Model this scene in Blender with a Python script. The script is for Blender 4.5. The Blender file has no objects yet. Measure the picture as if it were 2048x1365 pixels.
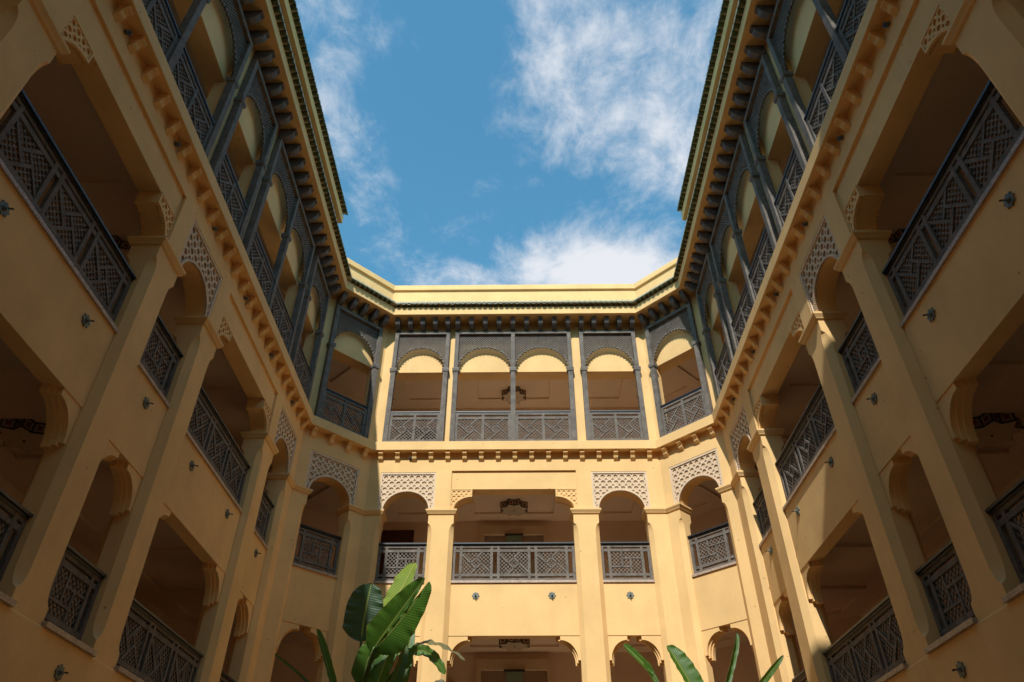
import bpy, math, random
from math import sin, cos, pi, sqrt, radians
from mathutils import Matrix, Vector
from mathutils.geometry import tessellate_polygon
random.seed(7)
SC = bpy.context.scene
COL = SC.collection

# ------------------------------------------------------------------ camera, sky, sun, exposure
cam_d = bpy.data.cameras.new('camera')
cam = bpy.data.objects.new('camera', cam_d); COL.objects.link(cam)
cam_d.sensor_width = 36.0; cam_d.lens = 36.0 * 1459.03 / 2048.0
cam_d.clip_start = 0.05; cam_d.clip_end = 3000
_p, _y, _r = radians(38.2715), radians(-0.5867), radians(-0.0308)
_f = Vector((sin(_y) * cos(_p), cos(_y) * cos(_p), sin(_p)))
_rt = Vector((cos(_y), -sin(_y), 0)); _up = _rt.cross(_f)
_a = cos(_r) * _rt + sin(_r) * _up; _b = -sin(_r) * _rt + cos(_r) * _up
cam.matrix_world = Matrix(((_a.x, _b.x, -_f.x, 0), (_a.y, _b.y, -_f.y, 0), (_a.z, _b.z, -_f.z, 0), (0, 0, 0, 1)))
SC.camera = cam
SC.view_settings.view_transform = 'Standard'; SC.view_settings.look = 'None'
SC.view_settings.gamma = 1.0; SC.view_settings.use_curve_mapping = False
SC.view_settings.exposure = 0.62
SC.render.engine = 'CYCLES'
SC.cycles.use_denoising = True
SC.cycles.max_bounces = 10; SC.cycles.diffuse_bounces = 8; SC.cycles.glossy_bounces = 3
SC.cycles.sample_clamp_indirect = 6.0

LIGHT = Vector((0.172, 1.0, -1.0)).normalized()       # the way the sunlight travels
sun_d = bpy.data.lights.new('sun', 'SUN'); sun = bpy.data.objects.new('sun', sun_d); COL.objects.link(sun)
sun_d.energy = 3.25; sun_d.angle = radians(0.5); sun_d.color = (1.0, 1.0, 0.94)
sun.rotation_euler = LIGHT.to_track_quat('-Z', 'Y').to_euler()
sun.location = (0, -20, 40)
_to = -LIGHT
SUN_EL = math.asin(_to.z); SUN_ROT = math.atan2(_to.x, _to.y)

W = bpy.data.worlds.new('World'); SC.world = W; W.use_nodes = True
nt = W.node_tree; nt.nodes.clear()
def nd(t, **k):
    n = nt.nodes.new(t)
    for a, b in k.items(): setattr(n, a, b)
    return n
def mt(op, a, b=None, c=None, clamp=False):
    n = nd('ShaderNodeMath', operation=op, use_clamp=clamp)
    for i, v in enumerate((a, b, c)):
        if v is None: continue
        if isinstance(v, (int, float)): n.inputs[i].default_value = v
        else: nt.links.new(v, n.inputs[i])
    return n.outputs[0]
sky = nd('ShaderNodeTexSky', sky_type='NISHITA', sun_disc=False)
sky.sun_elevation = SUN_EL; sky.sun_rotation = SUN_ROT
sky.air_density = 1.3; sky.dust_density = 0.6; sky.ozone_density = 1.0; sky.altitude = 0
tc = nd('ShaderNodeTexCoord'); sp = nd('ShaderNodeSeparateXYZ'); nt.links.new(tc.outputs['Generated'], sp.inputs[0])
zc = mt('MAXIMUM', sp.outputs[2], 0.08)
px = mt('DIVIDE', sp.outputs[0], zc); py = mt('DIVIDE', sp.outputs[1], zc)
cb = nd('ShaderNodeCombineXYZ'); nt.links.new(px, cb.inputs[0]); nt.links.new(py, cb.inputs[1])
def noise(scale, detail, rough, dist, off=(0, 0, 0), stretch=(1, 1, 1)):
    m = nd('ShaderNodeMapping'); m.inputs['Location'].default_value = off; m.inputs['Scale'].default_value = stretch
    nt.links.new(cb.outputs[0], m.inputs[0])
    n = nd('ShaderNodeTexNoise'); n.inputs['Scale'].default_value = scale; n.inputs['Detail'].default_value = detail
    n.inputs['Roughness'].default_value = rough; n.inputs['Distortion'].default_value = dist
    nt.links.new(m.outputs[0], n.inputs['Vector']); return n.outputs['Fac']
def blob(cx, cy, rx, ry, amp):
    dx = mt('DIVIDE', mt('SUBTRACT', px, cx), rx); dy = mt('DIVIDE', mt('SUBTRACT', py, cy), ry)
    d2 = mt('ADD', mt('MULTIPLY', dx, dx), mt('MULTIPLY', dy, dy))
    return mt('MULTIPLY', mt('POWER', 2.718, mt('MULTIPLY', d2, -1.0)), amp)
n1 = noise(5.0, 10, 0.64, 0.45, (3.1, 1.7, 0)); n2 = noise(16.0, 9, 0.68, 0.35, (7.3, 2.2, 0), (1, .7, 1))
dens = mt('ADD', mt('MULTIPLY', n1, 1.0), mt('MULTIPLY', n2, 0.75))
for b in [(0.04, 0.58, 0.07, 0.10, .16), (0.16, 0.62, 0.13, 0.15, .24), (0.27, 0.72, 0.11, 0.15, .28), (0.21, 1.05, 0.12, 0.08, .72), (0.1, 1.0, .16, .1, .14), (0.03, 1.07, 0.2, .06, .20),
          (-0.28, 0.62, 0.055, 0.18, .28), (-0.15, 0.72, 0.12, 0.16, -.20), (-0.07, 0.52, 0.07, 0.10, -.22),
          (0.07, 0.86, 0.10, 0.06, -.14), (-0.2, 0.95, 0.16, .1, -.1)]:
    dens = mt('ADD', dens, blob(*b))
cov = nd('ShaderNodeMapRange', interpolation_type='SMOOTHSTEP'); nt.links.new(dens, cov.inputs['Value'])
cov.inputs['From Min'].default_value = 0.81; cov.inputs['From Max'].default_value = 1.46
cov.inputs['To Min'].default_value = 0.0; cov.inputs['To Max'].default_value = 0.96
mix = nd('ShaderNodeMix', data_type='RGBA'); nt.links.new(cov.outputs[0], mix.inputs['Factor'])
tint = nd('ShaderNodeMix', data_type='RGBA', blend_type='MULTIPLY'); tint.inputs['Factor'].default_value = 1.0
nt.links.new(sky.outputs[0], tint.inputs['A']); tint.inputs['B'].default_value = (0.53, 1.08, 1.11, 1)
nt.links.new(tint.outputs['Result'], mix.inputs['A'])
mix.inputs['B'].default_value = (4.6, 4.7, 4.95, 1)
bg = nd('ShaderNodeBackground'); bg.inputs['Strength'].default_value = 0.12
out = nd('ShaderNodeOutputWorld')
nt.links.new(mix.outputs['Result'], bg.inputs[0]); nt.links.new(bg.outputs[0], out.inputs[0])

# ------------------------------------------------------------------ materials
def mat(name, col, rough=0.85, noise_amt=0.08, nscale=3.0, bump=0.0, bscale=60.0, spec=0.3, metal=0.0, col2=None, fine=None, coat=0.0):
    m = bpy.data.materials.new(name); m.use_nodes = True; t = m.node_tree; b = t.nodes['Principled BSDF']
    b.inputs['Roughness'].default_value = rough; b.inputs['Metallic'].default_value = metal
    b.inputs['Specular IOR Level'].default_value = spec
    b.inputs['Coat Weight'].default_value = coat
    g = t.nodes.new('ShaderNodeNewGeometry')
    n = t.nodes.new('ShaderNodeTexNoise'); n.inputs['Scale'].default_value = nscale; n.inputs['Detail'].default_value = 6; n.inputs['Roughness'].default_value = 0.6
    t.links.new(g.outputs['Position'], n.inputs['Vector'])
    r = t.nodes.new('ShaderNodeValToRGB'); t.links.new(n.outputs['Fac'], r.inputs[0])
    c2 = col2 or tuple(c * (1 - 2 * noise_amt) for c in col)
    c1 = tuple(min(1, c * (1 + noise_amt)) for c in col)
    r.color_ramp.elements[0].position = 0.32; r.color_ramp.elements[0].color = (*c2, 1)
    r.color_ramp.elements[1].position = 0.68; r.color_ramp.elements[1].color = (*c1, 1)
    src = r.outputs[0]
    if fine:
        v = t.nodes.new('ShaderNodeTexNoise'); v.inputs['Scale'].default_value = fine[0]; v.inputs['Detail'].default_value = 3
        t.links.new(g.outputs['Position'], v.inputs['Vector'])
        rr = t.nodes.new('ShaderNodeValToRGB'); rr.color_ramp.elements[0].position = 0.42; rr.color_ramp.elements[1].position = 0.58
        rr.color_ramp.elements[0].color = (1 - fine[1],) * 3 + (1,); rr.color_ramp.elements[1].color = (1, 1, 1, 1)
        t.links.new(v.outputs['Fac'], rr.inputs[0])
        mx = t.nodes.new('ShaderNodeMix'); mx.data_type = 'RGBA'; mx.blend_type = 'MULTIPLY'; mx.inputs['Factor'].default_value = 1
        t.links.new(src, mx.inputs['A']); t.links.new(rr.outputs[0], mx.inputs['B']); src = mx.outputs['Result']
    t.links.new(src, b.inputs['Base Color'])
    if bump:
        bn = t.nodes.new('ShaderNodeTexNoise'); bn.inputs['Scale'].default_value = bscale; bn.inputs['Detail'].default_value = 4
        t.links.new(g.outputs['Position'], bn.inputs['Vector'])
        bp = t.nodes.new('ShaderNodeBump'); bp.inputs['Strength'].default_value = bump; bp.inputs['Distance'].default_value = 0.004
        t.links.new(bn.outputs['Fac'], bp.inputs['Height']); t.links.new(bp.outputs[0], b.inputs['Normal'])
    return m
def add_streaks(m, amt=0.12):
    """weathering: faint vertical runs and blotches in the render coat"""
    t = m.node_tree; b = t.nodes['Principled BSDF']; src = b.inputs['Base Color'].links[0].from_socket
    g = t.nodes.new('ShaderNodeNewGeometry'); mp = t.nodes.new('ShaderNodeMapping'); mp.inputs['Scale'].default_value = (1.3, 1.3, 0.3)
    t.links.new(g.outputs['Position'], mp.inputs[0])
    n = t.nodes.new('ShaderNodeTexNoise'); n.inputs['Scale'].default_value = 1.6; n.inputs['Detail'].default_value = 7; n.inputs['Roughness'].default_value = .65
    t.links.new(mp.outputs[0], n.inputs['Vector'])
    r = t.nodes.new('ShaderNodeValToRGB'); r.color_ramp.elements[0].position = .25; r.color_ramp.elements[1].position = .6
    r.color_ramp.elements[0].color = (1 - amt, 1 - amt * 1.15, 1 - amt * 1.3, 1); r.color_ramp.elements[1].color = (1, 1, 1, 1)
    t.links.new(n.outputs['Fac'], r.inputs[0])
    mx = t.nodes.new('ShaderNodeMix'); mx.data_type = 'RGBA'; mx.blend_type = 'MULTIPLY'; mx.inputs['Factor'].default_value = 1
    t.links.new(src, mx.inputs['A']); t.links.new(r.outputs[0], mx.inputs['B']); t.links.new(mx.outputs['Result'], b.inputs['Base Color'])
    # sparse pale lime runs and small dark specks
    mp2 = t.nodes.new('ShaderNodeMapping'); mp2.inputs['Scale'].default_value = (7, 7, 0.28); t.links.new(g.outputs['Position'], mp2.inputs[0])
    n2 = t.nodes.new('ShaderNodeTexNoise'); n2.inputs['Scale'].default_value = 1.3; n2.inputs['Detail'].default_value = 3; t.links.new(mp2.outputs[0], n2.inputs['Vector'])
    r2 = t.nodes.new('ShaderNodeValToRGB'); r2.color_ramp.elements[0].position = .66; r2.color_ramp.elements[1].position = .74
    r2.color_ramp.elements[0].color = (0, 0, 0, 1); r2.color_ramp.elements[1].color = (.28, .28, .28, 1); t.links.new(n2.outputs['Fac'], r2.inputs[0])
    m2 = t.nodes.new('ShaderNodeMix'); m2.data_type = 'RGBA'; m2.inputs['B'].default_value = (.80, .66, .42, 1)
    t.links.new(r2.outputs[0], m2.inputs['Factor']); t.links.new(mx.outputs['Result'], m2.inputs['A'])
    n3 = t.nodes.new('ShaderNodeTexVoronoi'); n3.inputs['Scale'].default_value = 2.3; t.links.new(g.outputs['Position'], n3.inputs['Vector'])
    r3 = t.nodes.new('ShaderNodeValToRGB'); r3.color_ramp.elements[0].position = .035; r3.color_ramp.elements[1].position = .055
    r3.color_ramp.elements[0].color = (.55, .5, .45, 1); r3.color_ramp.elements[1].color = (1, 1, 1, 1); t.links.new(n3.outputs['Distance'], r3.inputs[0])
    m3 = t.nodes.new('ShaderNodeMix'); m3.data_type = 'RGBA'; m3.blend_type = 'MULTIPLY'; m3.inputs['Factor'].default_value = 1
    t.links.new(m2.outputs['Result'], m3.inputs['A']); t.links.new(r3.outputs[0], m3.inputs['B']); t.links.new(m3.outputs['Result'], b.inputs['Base Color'])
STUCCO = mat('stucco', (0.83, 0.532, 0.236), 0.88, 0.055, 0.8, bump=0.35, bscale=35, spec=0.2); add_streaks(STUCCO, .06)
STUCCO_IN = mat('gallery_plaster', (0.72, 0.55, 0.39), 0.8, 0.03, 1.0, bump=0.1, spec=0.3)
PINK = mat('carved_plaster', (0.70, 0.53, 0.37), 0.85, 0.06, 6, bump=0.2, bscale=80, spec=0.2)
PINKB = mat('shaded_plaster_ground', (0.60, 0.43, 0.28), 0.9, 0.06, 6)  # backing of the carving, toned darker for the shade inside the holes
WOOD = mat('weathered_wood', (0.195, 0.165, 0.142), 0.8, 0.16, 5, bump=0.35, bscale=90, spec=0.18, fine=(40, .22))
WOOD_D = mat('dark_bracket_wood', (0.16, 0.135, 0.125), 0.7, 0.18, 9, bump=0.3, bscale=90, spec=0.2)
HAND = mat('dark_handrail_paint', (0.030, 0.030, 0.036), 0.45, 0.1, 9, spec=0.5)
GRANITE = mat('speckled_granite', (0.62, 0.46, 0.36), 0.45, 0.1, 9, fine=(70, 0.55), spec=0.5)
TILE = mat('green_glazed_tile', (0.12, 0.125, 0.06), 0.42, 0.3, 22, spec=0.4, coat=0.0, col2=(0.040, 0.050, 0.020))
MORTAR = mat('mortar', (0.55, 0.47, 0.33), 0.9, 0.1, 20)
BRONZE = mat('verdigris_bronze', (0.16, 0.175, 0.145), 0.6, 0.25, 30, metal=0.2, spec=0.5, bump=.3, bscale=120)
DARKMETAL = mat('black_iron', (0.022, 0.018, 0.018), 0.45, 0.1, 20, spec=0.5)
CREAMGLASS = mat('cream_glass', (0.50, 0.40, 0.29), 0.25, 0.05, 9, spec=0.5)
REDGLASS = mat('red_glass', (0.20, 0.018, 0.015), 0.2, 0.05, 9, spec=0.5)
DOORWOOD = mat('red_brown_door', (0.075, 0.022, 0.014), 0.4, 0.15, 6, spec=0.4)
STONE = mat('court_paving', (0.55, 0.42, 0.27), 0.8, 0.08, 2, bump=.2)
SIGNG = mat('pale_green_sign', (0.20, 0.27, 0.20), 0.4, 0.05, 9)
SOIL = mat('soil', (0.05, 0.035, 0.025), 0.95, 0.2, 9, bump=.6)
WHITEM = mat('cream_trim', (0.60, 0.44, 0.28), 0.5, 0.03, 3)

# ------------------------------------------------------------------ mesh helpers
class MB:
    def __init__(s): s.v = []; s.f = []
    def add(s, vs, fs):
        o = len(s.v); s.v += [tuple(p) for p in vs]; s.f += [tuple(i + o for i in f) for f in fs]
    def box(s, x0, x1, y0, y1, z0, z1):
        s.add([(x0, y0, z0), (x1, y0, z0), (x1, y1, z0), (x0, y1, z0), (x0, y0, z1), (x1, y0, z1), (x1, y1, z1), (x0, y1, z1)],
              [(0, 3, 2, 1), (4, 5, 6, 7), (0, 1, 5, 4), (1, 2, 6, 5), (2, 3, 7, 6), (3, 0, 4, 7)])
    def prism(s, pts, y0, y1, holes=(), back=True):
        """polygon in (x, z) extruded along y, any number of holes"""
        loops = [list(pts)] + [list(h) for h in holes]
        tri = tessellate_polygon([[Vector((p[0], p[1], 0)) for p in l] for l in loops])
        flat = [p for l in loops for p in l]; n = len(flat)
        vs = [(p[0], y0, p[1]) for p in flat] + [(p[0], y1, p[1]) for p in flat]
        fs = []
        for t in tri:
            a, b, c = t
            if (flat[b][0]-flat[a][0])*(flat[c][1]-flat[a][1]) - (flat[c][0]-flat[a][0])*(flat[b][1]-flat[a][1]) < 0: a, c = c, a
            fs.append((a, b, c))
            if back: fs.append((c + n, b + n, a + n))
        o = 0
        for k, l in enumerate(loops):
            m = len(l); ar = sum(l[i][0]*l[(i+1) % m][1] - l[(i+1) % m][0]*l[i][1] for i in range(m))
            for i in range(m):
                i, j = o + i, o + (i + 1) % m
                q = (i, i + n, j + n, j) if ((ar > 0) == (k == 0)) else (i, j, j + n, i + n)
                fs.append(q)
            o += m
        s.add(vs, fs)
    def sweep(s, prof, u0, u1, t0=0.0, t1=0.0):
        """profile of (y, z) points run along x, its ends cut on the mitre: offset into the wall lengthens, towards the court shortens"""
        n = len(prof)
        vs = [(u0 - y * t0, y, z) for y, z in prof] + [(u1 + y * t1, y, z) for y, z in prof]
        fs = [(i, (i + 1) % n, (i + 1) % n + n, i + n) for i in range(n)]
        tri = tessellate_polygon([[Vector((y, z, 0)) for y, z in prof]])
        for a, b, c in tri: fs.append((a, b, c)); fs.append((c + n, b + n, a + n))
        s.add(vs, fs)
    def loft(s, secs, caps=True):
        """secs: list of (z, [(x, y)...]) with equal counts"""
        n = len(secs[0][1]); vs = [(p[0], p[1], z) for z, l in secs for p in l]; fs = []
        for k in range(len(secs) - 1):
            for i in range(n): fs.append((k*n + i, k*n + (i+1) % n, (k+1)*n + (i+1) % n, (k+1)*n + i))
        if caps:
            fs.append(tuple(range(n - 1, -1, -1))); fs.append(tuple((len(secs)-1)*n + i for i in range(n)))
        s.add(vs, fs)
    def tube(s, pts, rad, n=8):
        P = [Vector(p) for p in pts]; vs = []; fs = []
        for k, p in enumerate(P):
            d = (P[min(k+1, len(P)-1)] - P[max(k-1, 0)]).normalized()
            a = d.cross(Vector((0.3, 1, 0.2))).normalized(); b = d.cross(a); r = rad[k] if isinstance(rad, (list, tuple)) else rad
            for i in range(n):
                t = 2*pi*i/n; vs.append(p + a*cos(t)*r + b*sin(t)*r)
        for k in range(len(P)-1):
            for i in range(n): fs.append((k*n+i, k*n+(i+1) % n, (k+1)*n+(i+1) % n, (k+1)*n+i))
        fs.append(tuple(range(n-1, -1, -1))); fs.append(tuple((len(P)-1)*n+i for i in range(n)))
        s.add(vs, fs)
    def mesh(s, name, m, smooth=False, recalc=True):
        me = bpy.data.meshes.new(name); me.from_pydata(s.v, [], s.f); me.validate()
        if recalc:
            import bmesh
            b = bmesh.new(); b.from_mesh(me); bmesh.ops.recalc_face_normals(b, faces=b.faces); b.to_mesh(me); b.free()
        me.materials.append(m)
        if smooth:
            for p in me.polygons: p.use_smooth = True
        return me
def tag(o, label=None, cat=None, group=None, kind=None):
    if label: o['label'] = label
    if cat: o['category'] = cat
    if group: o['group'] = group
    if kind: o['kind'] = kind
    return o
def ob(name, me, parent=None, loc=(0, 0, 0), rz=0.0):
    o = bpy.data.objects.new(name, me); COL.objects.link(o)
    if parent: o.parent = parent
    o.location = loc; o.rotation_euler = (0, 0, rz); return o
def part(name, mb, m, parent, smooth=False, loc=(0, 0, 0)):
    return ob(name, mb.mesh(name, m, smooth), parent, loc)
def empty(name, loc, rz=0.0):
    o = ob(name, None, None, loc, rz); o.empty_display_size = 0.2; return o
_cache = {}
def cached(key, fn):
    if key not in _cache: _cache[key] = fn()
    return _cache[key]
def box_mesh(name, m, x0, x1, y0, y1, z0, z1):
    def f():
        b = MB(); b.box(x0, x1, y0, y1, z0, z1); return b.mesh(name, m)
    return cached((name, m.name, round(x0, 4), round(x1, 4), round(y0, 4), round(y1, 4), round(z0, 4), round(z1, 4)), f)

def clip_rect(poly, x0, x1, z0, z1):
    def cl(p, ax, v, keep_less):
        out = []
        for i in range(len(p)):
            a, b = p[i], p[(i+1) % len(p)]
            ia = (a[ax] <= v) if keep_less else (a[ax] >= v); ib = (b[ax] <= v) if keep_less else (b[ax] >= v)
            if ia: out.append(a)
            if ia != ib:
                t = (v - a[ax]) / (b[ax] - a[ax]); out.append((a[0]+(b[0]-a[0])*t, a[1]+(b[1]-a[1])*t))
        return out
    for ax, v, k in ((0, x0, False), (0, x1, True), (1, z0, False), (1, z1, True)):
        poly = cl(poly, ax, v, k)
        if len(poly) < 3: return None
    return poly

def snap_mesh(cells, rect, ell=None, rim=0.0):
    """cells: list of (verts3d, faces); cells wholly outside the rectangle or inside the arch go, the rest are cut flush"""
    x0, x1, z0, z1 = rect; mb = MB()
    for vs, fs in cells:
        if all(v[0] <= x0 or v[0] >= x1 or v[2] <= z0 or v[2] >= z1 for v in vs): continue
        if ell:
            cx, cz, rx, rz = ell
            if all(((v[0]-cx)/rx)**2 + ((v[2]-cz)/rz)**2 <= 1 for v in vs): continue
        nv = []
        for v in vs:
            x, y, z = v; x = min(max(x, x0), x1); z = min(max(z, z0), z1)
            if ell:
                cx, cz, rx, rz = ell; q = sqrt(((x-cx)/rx)**2 + ((z-cz)/rz)**2)
                if 0 < q < 1: x = cx + (x-cx)/q; z = cz + (z-cz)/q
            nv.append((x, y, z))
        mb.add(nv, fs)
    return mb
def cell_solid(outline, hole, y0, y1):
    mb = MB(); n0 = len(outline)
    loops = [outline, hole]; tri = tessellate_polygon([[Vector((p[0], p[1], 0)) for p in l] for l in loops])
    flat = outline + hole; n = len(flat)
    vs = [(p[0], y0, p[1]) for p in flat] + [(p[0], y1, p[1]) for p in flat]; fs = []
    for a, b, c in tri: fs.append((a, b, c)); fs.append((c+n, b+n, a+n))
    m = len(hole)
    for i in range(m): a, b = n0+i, n0+(i+1) % m; fs.append((a, b, b+n, a+n))
    return vs, fs, n0, n
def diag_lattice(x0, x1, z0, z1, d, hr, y0, y1, sides=8, ell=None):
    """board pierced with round (or square) holes on a diagonal grid"""
    out = [(d, 0), (0, d), (-d, 0), (0, -d)]
    hole = [(hr*cos(2*pi*(i+.5)/sides), hr*sin(2*pi*(i+.5)/sides)) for i in range(sides)] if sides > 4 else [(hr, 0), (0, hr), (-hr, 0), (0, -hr)]
    vs, fs, _, _ = cell_solid(out, hole, y0, y1)
    cells = []; nx = int((x1-x0)/d)+3; nz = int((z1-z0)/d)+3; ox, oz = (x0+x1)/2, (z0+z1)/2
    for i in range(-nx, nx):
        for j in range(-nz, nz):
            if (i+j) % 2: continue
            cx, cz = ox+i*d*1.0, oz+j*d*1.0
            if cx < x0-d or cx > x1+d or cz < z0-d or cz > z1+d: continue
            cells.append(([(v[0]+cx, v[1], v[2]+cz) for v in vs], fs))
    return snap_mesh(cells, (x0, x1, z0, z1), ell)
def star_lattice(x0, x1, z0, z1, nx, nz, y0, y1, ell=None, k=1.0):
    """carved ground of eight-pointed stars with small crosses between them"""
    a, b = (x1-x0)/nx, (z1-z0)/nz; h = .5
    q = []
    for s in range(4):
        c, sn = (1, 0, -1, 0)[s], (0, 1, 0, -1)[s]
        for (u, v) in ((h, -h+.25), (h, h-.25), (h-.055, h-.23), (h-.085, h-.085), (h-.23, h-.055), (h-.25, h)):
            q.append((u*c - v*sn, u*sn + v*c))
        q = q
    # remove doubled edge points
    out = []
    for p in q:
        if not out or (abs(p[0]-out[-1][0]) + abs(p[1]-out[-1][1])) > 1e-6: out.append(p)
    if abs(out[0][0]-out[-1][0]) + abs(out[0][1]-out[-1][1]) < 1e-6: out.pop()
    star = [((.385 if i % 2 == 0 else .29)*k*cos(2*pi*i/16), (.385 if i % 2 == 0 else .29)*k*sin(2*pi*i/16)) for i in range(16)]
    out = [(p[0]*a, p[1]*b) for p in out]; star = [(p[0]*a, p[1]*b) for p in star]
    vs, fs, n0, n = cell_solid(out, star, y0, y1)
    for i in range(n0):
        j = (i+1) % n0
        if abs(abs(out[i][0]) - a/2) < 1e-6 and abs(out[i][0]-out[j][0]) < 1e-6: continue
        if abs(abs(out[i][1]) - b/2) < 1e-6 and abs(out[i][1]-out[j][1]) < 1e-6: continue
        fs.append((i, i+n, j+n, j))
    cells = []
    for i in range(nx):
        for j in range(nz):
            cx, cz = x0+(i+.5)*a, z0+(j+.5)*b
            cells.append(([(v[0]+cx, v[1], v[2]+cz) for v in vs], fs))
    return snap_mesh(cells, (x0, x1, z0, z1), ell)

def arc_pts(cx, cz, rx, rz, a0, a1, n): return [(cx+rx*cos(a0+(a1-a0)*i/n), cz+rz*sin(a0+(a1-a0)*i/n)) for i in range(n+1)]
def scallop_arc(cx, cz, rx, rz, a0, a1, teeth, depth, sub=4):
    """arc whose edge is a run of small round cusps pointing at the opening"""
    p = []
    for t in range(teeth):
        for s in range(sub):
            f = s/sub; a = a0+(a1-a0)*(t+f)/teeth; q = depth*(1-abs(sin(pi*f)))
            p.append((cx+(rx-q)*cos(a), cz+(rz-q)*sin(a)))
    p.append((cx+(rx-depth)*cos(a1), cz+(rz-depth)*sin(a1))); return p

# ------------------------------------------------------------------ levels of the building (metres above the lens, which is 1.5 m above the court floor)
GND, Z1, Z1T, Z2, Z2T, ZI = -1.5, 3.05, 5.87, 7.35, 10.11, 9.42
SPB, SOF, Z3 = 7.27, 11.31, 11.61
ZCAP, ZFT, EAVE = 14.40, 16.15, 16.55
T = math.tan(pi/8)

def column_mesh(u0, u1, el, er, t0, t1):
    """pier with stopped chamfers; el/er: 1 free edge, 0 runs on round the corner"""
    secs = []; C = 0.125
    zs = [2.98, 3.22] + [3.22+.34*i/6 for i in range(1, 7)] + [8.66+.34*i/6 for i in range(0, 7)] + [9.27]
    for z in zs:
        if z <= 3.221 or z >= 8.999: c = 0.004
        elif z < 3.56: c = C*sqrt(max(0, 1-((3.56-z)/.34)**2)); c = max(c, .004)
        elif z > 8.66: c = max(.004, C*sqrt(max(0, 1-((z-8.66)/.34)**2)))
        else: c = C
        l = []
        D = .52
        if el: l += [(u0, D-c), (u0, c), (u0+c, 0)]
        else: l += [(u0-D*t0, D), (u0-.26*t0, .26), (u0, 0)]
        if er: l += [(u1-c, 0), (u1, c), (u1, D-c), (u1-c, D)]
        else: l += [(u1, 0), (u1+.26*t1, .26), (u1+D*t1, D), (u1+D*t1-.05, D)]
        l += [(u0+(c if el else -D*t0+.05), D)]
        secs.append((z, l))
    mb = MB(); mb.loft(secs); return mb
def impost_mb(u0, u1, el, er, t0, t1):
    secs = []
    for z, e in ((9.262, .0), (9.285, .035), (9.31, .045), (9.375, .085), (9.42, .085)):
        l = []; D = .52
        l += [(u0-e, D+e), (u0-e, -e)] if el else [(u0-(D+e)*t0, D+e), (u0+e*t0, -e)]
        l += [(u1+e, -e), (u1+e, D+e)] if er else [(u1-e*t1, -e), (u1+(D+e)*t1, D+e)]
        secs.append((z, l))
    mb = MB(); mb.loft(secs); return mb
def bracket_plain():
    """lower gallery bracket: three stepped concave mouldings, left hand"""
    mb = MB()
    for k, (y0, y1, g) in enumerate(((.155, .23, 0), (.23, .30, .055), (.30, .42, .10))):
        w, h = .52+g, .62+g
        mb.prism([(0, 0), (0, -h), (.07+g*.6, -h)] + arc_pts(w, -h+.02, w-.07-g*.6, h-.13, pi, pi/2, 10) + [(w, 0)], y0, y1)
    return mb
def bracket_carved(W=.64, H=.66):
    body = MB()
    def outline(g, tooth=False):
        w, h = W-g, H
        arc = (scallop_arc if tooth else None)
        pts = [(0, 0), (0, -h), (.10-g*.5, -h)]
        if tooth: pts += scallop_arc(w+.0, -h, w-.10+g*.5, h-.26, pi, pi/2, 13, -.022)
        else: pts += arc_pts(w+.0, -h, w-.10+g*.5, h-.26, pi, pi/2, 12)
        return pts + [(w, 0)]
    body.prism(outline(.0), .062, .45)
    rim = MB()
    # moulded rim following the arch with teeth under it
    outer = arc_pts(W, -H, W-.10, H-.26, pi, pi/2, 14); inner = arc_pts(W, -H, W-.045, H-.205, pi, pi/2, 14)
    rim.prism(outer + inner[::-1], .022, .064)
    teeth = scallop_arc(W, -H, W-.10, H-.26, pi, pi/2, 14, .028)
    rim.prism(teeth + arc_pts(W, -H, W-.095, H-.255, pi, pi/2, 14)[::-1], .05, .10)
    back = MB(); back.prism(teeth + arc_pts(W, -H, W-.095, H-.255, pi, pi/2, 14)[::-1], .41, .452)
    rim.box(W-.03, W, .022, .064, -.26, 0); rim.box(0, W-.03, .022, .064, -.025, 0); rim.box(0, .022, .022, .064, -H, -.025)
    lat = star_lattice(.022, W-.03, -H, -.025, 4, 4, .034, .062, (W, -H, W-.045, H-.205), .95)
    return body, rim, lat, back
def mirror(mb):
    m = MB(); m.v = [(-x, y, z) for x, y, z in mb.v]; m.f = [f[::-1] for f in mb.f]; return m
BPL = bracket_plain().mesh('arch_bracket', STUCCO); BPR = mirror(bracket_plain()).mesh('arch_bracket', STUCCO)
_cb, _cr, _cl, _ct = bracket_carved()
BC = [(x.mesh(n, STUCCO), mirror(x).mesh(n, STUCCO)) for n, x in (('carved_bracket', _cb), ('moulding', _cr), ('carving', _cl), ('scallop_edge', _ct))]

def corbel_mesh():
    mb = MB(); c = [(.02, SOF+.01), (-.185, SOF+.01), (-.185, SOF-.075), (-.165, SOF-.08), (-.165, SOF-.095)]
    for i in range(0, 9):
        t = i/8; y = -.175 + .16*t + .018*sin(2*pi*t); z = SOF-.095-.185*t
        c.append((y-.008*sin(pi*t), z))
    c += [(-.015, SOF-.30), (.02, SOF-.30)]
    mb.sweep(c, -.068, .068); return mb.mesh('corbel', STUCCO)
def eave_corbel_mesh():
    mb = MB(); c = [(.06, EAVE+.01), (-.38, EAVE+.01), (-.38, EAVE-.085), (-.355, EAVE-.09), (-.355, EAVE-.11), (-.335, EAVE-.115), (-.335, EAVE-.145)]
    for i in range(1, 8):
        t = i/7; c.append((-.335+.17*t**2, EAVE-.145-.205*t))
    c += [(-.13, EAVE-.365), (.06, EAVE-.365)]
    mb.sweep(c, -.078, .078); return mb.mesh('eave_bracket', WOOD_D)
CORB, ECORB = corbel_mesh(), eave_corbel_mesh()
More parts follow.
